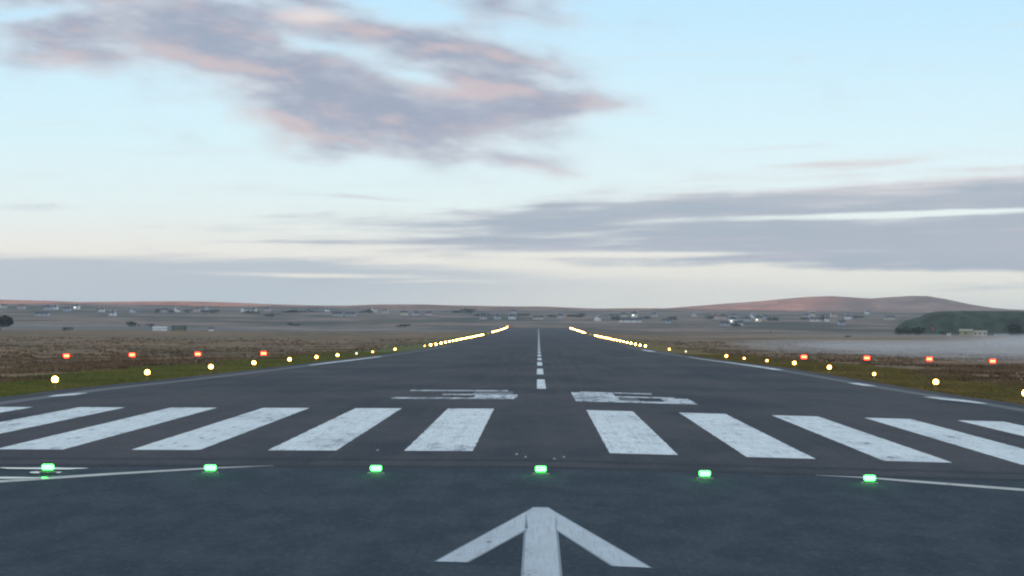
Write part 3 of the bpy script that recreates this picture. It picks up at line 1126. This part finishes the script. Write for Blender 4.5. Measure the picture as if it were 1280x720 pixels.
HS = [  # px, base py, width m, wall, roof, kind, label
    (3, 385, 14, 'cream', 0, 1, 'cream farmhouse high on the ridge at the left edge of the photo'),
    (27, 386, 11, 'pink', 0, 1, 'pinkish cottage on the ridge, next right of the cream farmhouse'),
    (59, 387, 9, 'grey', 0, 1, 'grey cottage on the left ridge, left half of a close pair'),
    (69, 387, 7, 'white', 0, 1, 'white cottage on the left ridge, right half of a close pair'),
    (84, 389, 9, 'grey', 0, 1, 'grey low cottage just below left of the brightest white house'),
    (96, 386.5, 8, 'white', 0, 2, 'brightest white house under the left ridge with a lit window'),
    (53, 395, 15, 'grey', 0, 0, 'long pale byre in the field under the left ridge'),
    (127, 390, 7, 'white', 0, 1, 'white cottage with a dark bush at its left'),
    (141, 395, 7, 'white', 0, 1, 'small white cottage standing lowest in the left field'),
    (166, 391, 7, 'grey', 0, 1, 'grey cottage between the lowest white one and the rounded bush'),
    (206, 390.5, 9, 'grey', 0, 1, 'grey cottage between two dark bushes under the pink ridge'),
    (221, 390, 8, 'white', 0, 1, 'white cottage right of the long dark thicket'),
    (246, 389.5, 8, 'pink', 0, 1, 'pinkish cottage under the highest part of the left ridge'),
    (260, 388, 9, 'grey', 0, 1, 'grey cottage above the wide flat shelterbelt'),
    (305, 390, 9, 'white', 0, 1, 'left one of the paired white cottages'),
    (317, 390, 8, 'white', 0, 1, 'right one of the paired white cottages'),
    (334, 389, 9, 'pink', 0, 1, 'pinkish cottage right of the paired white cottages'),
    (391, 389, 14, 'white', 0, 0, 'pale barn on the skyline slope above the dark hedge'),
    (409, 389.5, 6, 'white', 0, 1, 'small white cottage right of the pale barn'),
    (422, 395, 12, 'grey', 0, 0, 'left part of the long pale terrace in the middle left field'),
    (438, 395, 13, 'grey', 0, 0, 'right part of the long pale terrace in the middle left field'),
    (467, 390, 9, 'white', 0, 1, 'white cottage above the blue-green clump'),
    (482, 391, 7, 'grey', 0, 1, 'grey cottage right of the blue-green clump'),
    (505, 394, 9, 'cream', 0, 1, 'cream cottage between the blue-green clump and the pink croft'),
    (520, 394.5, 8, 'grey', 0, 1, 'grey low cottage beside the cream cottage'),
    (536, 394.5, 8, 'pink', 0, 1, 'pink croft left of the domed copse'),
    (604, 399, 8, 'pink', 0, 1, 'pink house right of the domed copse'),
    (622, 399, 7, 'grey', 0, 1, 'grey house between the pink one and the runway end'),
    (640, 399, 9, 'white', 0, 1, 'pale house above the last lamps on the left of the runway'),
    (642, 392, 8, 'grey', 0, 1, 'grey cottage high above the runway end'),
    (673, 399.5, 12, 'cream', 0, 0, 'cream low shed straight beyond the end of the runway'),
    (700, 398, 7, 'grey', 0, 1, 'grey cottage just right of the runway end'),
    (747, 401, 7, 'white', 0, 1, 'white cottage above the gap between the right lamp rows'),
    (764, 398, 6, 'grey', 0, 1, 'narrow grey cottage left of the long white shed'),
    (780, 396, 8, 'pink', 0, 1, 'pinkish house above the left half of the long white shed'),
    (793, 396.5, 8, 'white', 0, 2, 'bright house above the right half of the long white shed'),
    (788, 403, 25, 'white', 0, 0, 'long white shed with a dark roof right of the runway end'),
    (818, 396, 7, 'grey', 0, 1, 'grey cottage upper right of the long white shed'),
    (833, 404, 9, 'grey', 0, 0, 'grey byre lower right of the long white shed'),
    (868, 396, 8, 'pink', 0, 1, 'pinkish house left of the right-hand village'),
    (894, 399, 8, 'cream', 0, 1, 'cream house at the left end of the right-hand village'),
    (904, 399, 9, 'pink', 0, 1, 'pinkish house in the right-hand village beside the cream one'),
    (918, 397.5, 7, 'grey', 0, 1, 'grey house at the top of the right-hand village'),
    (915.5, 404, 8, 'white', 0, 2, 'brightest white house of the right-hand village with a lit window'),
    (906, 407.5, 9, 'grey', 0, 0, 'low grey shed below the brightest village house'),
    (923, 407, 9, 'white', 0, 0, 'low white shed below right of the brightest village house'),
    (934, 402, 8, 'grey', 0, 1, 'grey house between the two lit village houses'),
    (940, 398, 8, 'white', 0, 1, 'white house above between the two lit village houses'),
    (947.5, 402.5, 7, 'cream', 0, 2, 'cream house with a lit window at the right of the village'),
    (957, 399, 6, 'grey', 0, 1, 'narrow grey house at the right end of the village'),
    (1008, 397, 7, 'grey', 0, 1, 'grey cottage under the hill, leftmost of that hamlet'),
    (1016, 395, 7, 'cream', 0, 1, 'cream cottage highest in the hamlet under the hill'),
    (1019, 402, 11, 'white', 0, 0, 'long white house lowest in the hamlet under the hill'),
    (1034, 402, 5, 'white', 0, 1, 'narrow tall white house in the hamlet under the hill'),
    (1042, 396, 9, 'pink', 0, 1, 'pinkish house right of the narrow tall white one'),
    (1060, 399, 8, 'white', 0, 1, 'pale house between the hamlet and the lone white one'),
    (1052, 406, 7, 'grey', 0, 0, 'grey byre on the lower slope under the hamlet'),
    (1084, 392.5, 6, 'white', 0, 1, 'lone white house highest on the slope under the hill'),
    (1112, 399.5, 12, 'cream', 0, 0, 'long cream bungalow left of the green mound'),
]
kinds = {0: (2.6, 6.0), 1: (3.4, 6.5), 2: (4.6, 7.0)}
for i, (px, py, w, wall, roof, kd, label) in enumerate(HS):
    p_ = on_ground(px, py, 1500)
    h, dep = kinds[kd]
    rz = random.choice((0, 0, 0.3, -0.35, 1.2)) if kd == 1 else random.uniform(-0.15, 0.15)
    rm = m_roof if random.random() < 0.8 else m_roof2
    o = house(p_, w, h, dep, wall, rm, rz, 'cottage' if kd else 'shed', chim=kd > 0, lit=(kd == 2), windows=3 if w > 9 else 2)
    tag(o, label, 'house' if kd else 'shed', 'houses scattered over the far slopes')

# nearer airfield huts
def near(px, py, y):
    p_ = at_pixel(px, py, y); p_.z = ground_z(p_.x, p_.y); return p_


o = house(near(200, 408.5, 1480), 8.5, 1.7, 4, 'white', plain('pale_roof', (0.5, 0.48, 0.47), 0.6), 0.05, 'shed', chim=False, windows=0, pitch=0.3)
tag(o, 'low pale long shed on the left moor, left of the dark framed hut', 'shed')
# dark framed open hut
p_ = near(224, 410, 1480)
r_ = empty('open_hut', tuple(p_))
bm = bmesh.new(); box(bm, (0, 0, 3.0), (9.0, 4.0, 0.5)); from_bm('roof', bm, W['dark'], r_)
for sx in (-1, 1):
    bm = bmesh.new(); box(bm, (sx * 4.0, 0, 0.9), (0.5, 3.6, 3.7)); from_bm('side_wall', bm, W['dark'], r_)
bm = bmesh.new(); box(bm, (0, 1.2, 0.7), (7.45, 0.4, 3.4)); from_bm('back_wall', bm, W['tan'], r_)
tag(r_, 'dark framed open-fronted hut with a pale back wall on the left moor', 'hut')
o = house(near(264, 410, 1480), 3.0, 1.5, 2.5, 'white', m_roof, 0.0, 'hut', chim=False, windows=0, pitch=0.4)
tag(o, 'tiny white hut alone on the moor, right of the dark framed hut', 'hut')
o = house(near(1208, 413, 1500), 8, 3.0, 6, 'tan', plain('tan_roof', (0.30, 0.28, 0.19), 0.7), -0.3, 'hut', chim=False, windows=1, pitch=0.3)
tag(o, 'tan hut with a dark opening in front of the green mound', 'hut')
o = house(near(1224, 412, 1510), 9, 2.6, 5, 'cream', plain('cream_roof', (0.34, 0.32, 0.24), 0.7), 0.0, 'shed', chim=False, windows=3, pitch=0.2)
tag(o, 'low cream shed joined to the right side of the tan hut', 'shed')
o = house(near(1186, 413.5, 1500), 2.4, 1.8, 2.2, 'cream', m_roof, 0.0, 'hut', chim=False, windows=0, pitch=0.3)
tag(o, 'tiny cream hut between the red marker and the tan hut', 'hut')
o = house(near(1252, 411, 1520), 9, 1.2, 2.2, 'grey', m_roof, 0.0, 'shed', chim=False, windows=0, pitch=0.2)
tag(o, 'low blue-grey shed in front of the mound near the right edge', 'shed')

# windsocks / red markers
m_redc = plain('red_cloth', (0.62, 0.10, 0.06), 0.8)
m_whitec = plain('white_cloth', (0.62, 0.56, 0.54), 0.8)


def windsock(px, py, y, h, label, droop, white=True):
    p_ = near(px, py, y)
    r_ = empty('windsock', tuple(p_))
    bm = bmesh.new(); cyl(bm, (0, 0, -0.3), 0.09, 0.06, h + 0.3, 10); from_bm('mast', bm, m_metal, r_)
    for k in range(4):
        bm = bmesh.new()
        a = R(-90 + droop); L = h * 0.42 / 1.0
        seg = L / 4
        st = Vector((0.1, 0, h - 0.1)) + Vector((math.cos(a), 0, math.sin(a))) * seg * k
        r0 = 0.62 - 0.09 * k
        bmesh.ops.create_cone(bm, cap_ends=(k == 3), segments=14, radius1=r0, radius2=r0 - 0.09, depth=seg,
                              matrix=Matrix.Translation(st + Vector((math.cos(a), 0, math.sin(a))) * seg / 2) @ Vector((math.cos(a), 0, math.sin(a))).to_track_quat('Z', 'Y').to_matrix().to_4x4())
        from_bm('sock_band', bm, m_redc if k % 2 == 0 or not white else m_whitec, r_)
    return tag(r_, label, 'windsock')


windsock(1165.5, 414.5, 1450, 5.4, 'red drooping windsock on a mast in front of the green mound', 8, white=False)
windsock(964, 417, 1250, 3.2, 'pinkish red and white windsock on the moor below the village', 40)

# ------------------------------------------------------------------ air
hz, t, p = new_mat('haze_air')
t.nodes.remove(p)
pv = t.nodes.new('ShaderNodeVolumePrincipled')
pv.inputs['Color'].default_value = (0.84, 0.92, 1.0, 1)
pv.inputs['Density'].default_value = 0.00006
pv.inputs['Anisotropy'].default_value = 0.0
t.links.new(pv.outputs[0], t.nodes['Material Output'].inputs['Volume'])
bm = bmesh.new(); box(bm, (0, 3600, 120), (10100, 10600, 300)); tag(from_bm('haze', bm, hz), kind='stuff')


def mist(cx, cy, rx, ry, h, dens, seed):
    m, t, p = new_mat('mist_air')
    t.nodes.remove(p)
    v = t.nodes.new('ShaderNodeVolumePrincipled')
    v.inputs['Color'].default_value = (0.95, 0.96, 1.0, 1)
    v.inputs['Density'].default_value = dens
    t.links.new(v.outputs[0], t.nodes['Material Output'].inputs['Volume'])
    bm = bmesh.new()
    bmesh.ops.create_icosphere(bm, subdivisions=4, radius=1.0)
    gz = ground_z(cx, cy)
    for v_ in bm.verts:
        k = 1 + 0.45 * noise.noise(v_.co * 1.7 + Vector((seed, 0, 0)))
        x, y = cx + v_.co.x * rx * k, cy + v_.co.y * ry * k
        v_.co = Vector((x, y, gz - 0.8 + max(-0.4, v_.co.z * h * k + 0.3 * noise.noise(Vector((x * 0.03, y * 0.02, seed))))))
    return tag(from_bm('mist', bm, m, smooth=True), kind='stuff')


mist(112, 400, 76, 190, 5.4, 0.0028, 3)
mist(150, 640, 90, 150, 4.4, 0.0016, 6)
mist(255, 720, 150, 200, 4.6, 0.0016, 9)
mist(330, 1150, 260, 180, 4.5, 0.0006, 14)
mist(-330, 1500, 320, 240, 5.0, 0.0004, 21)
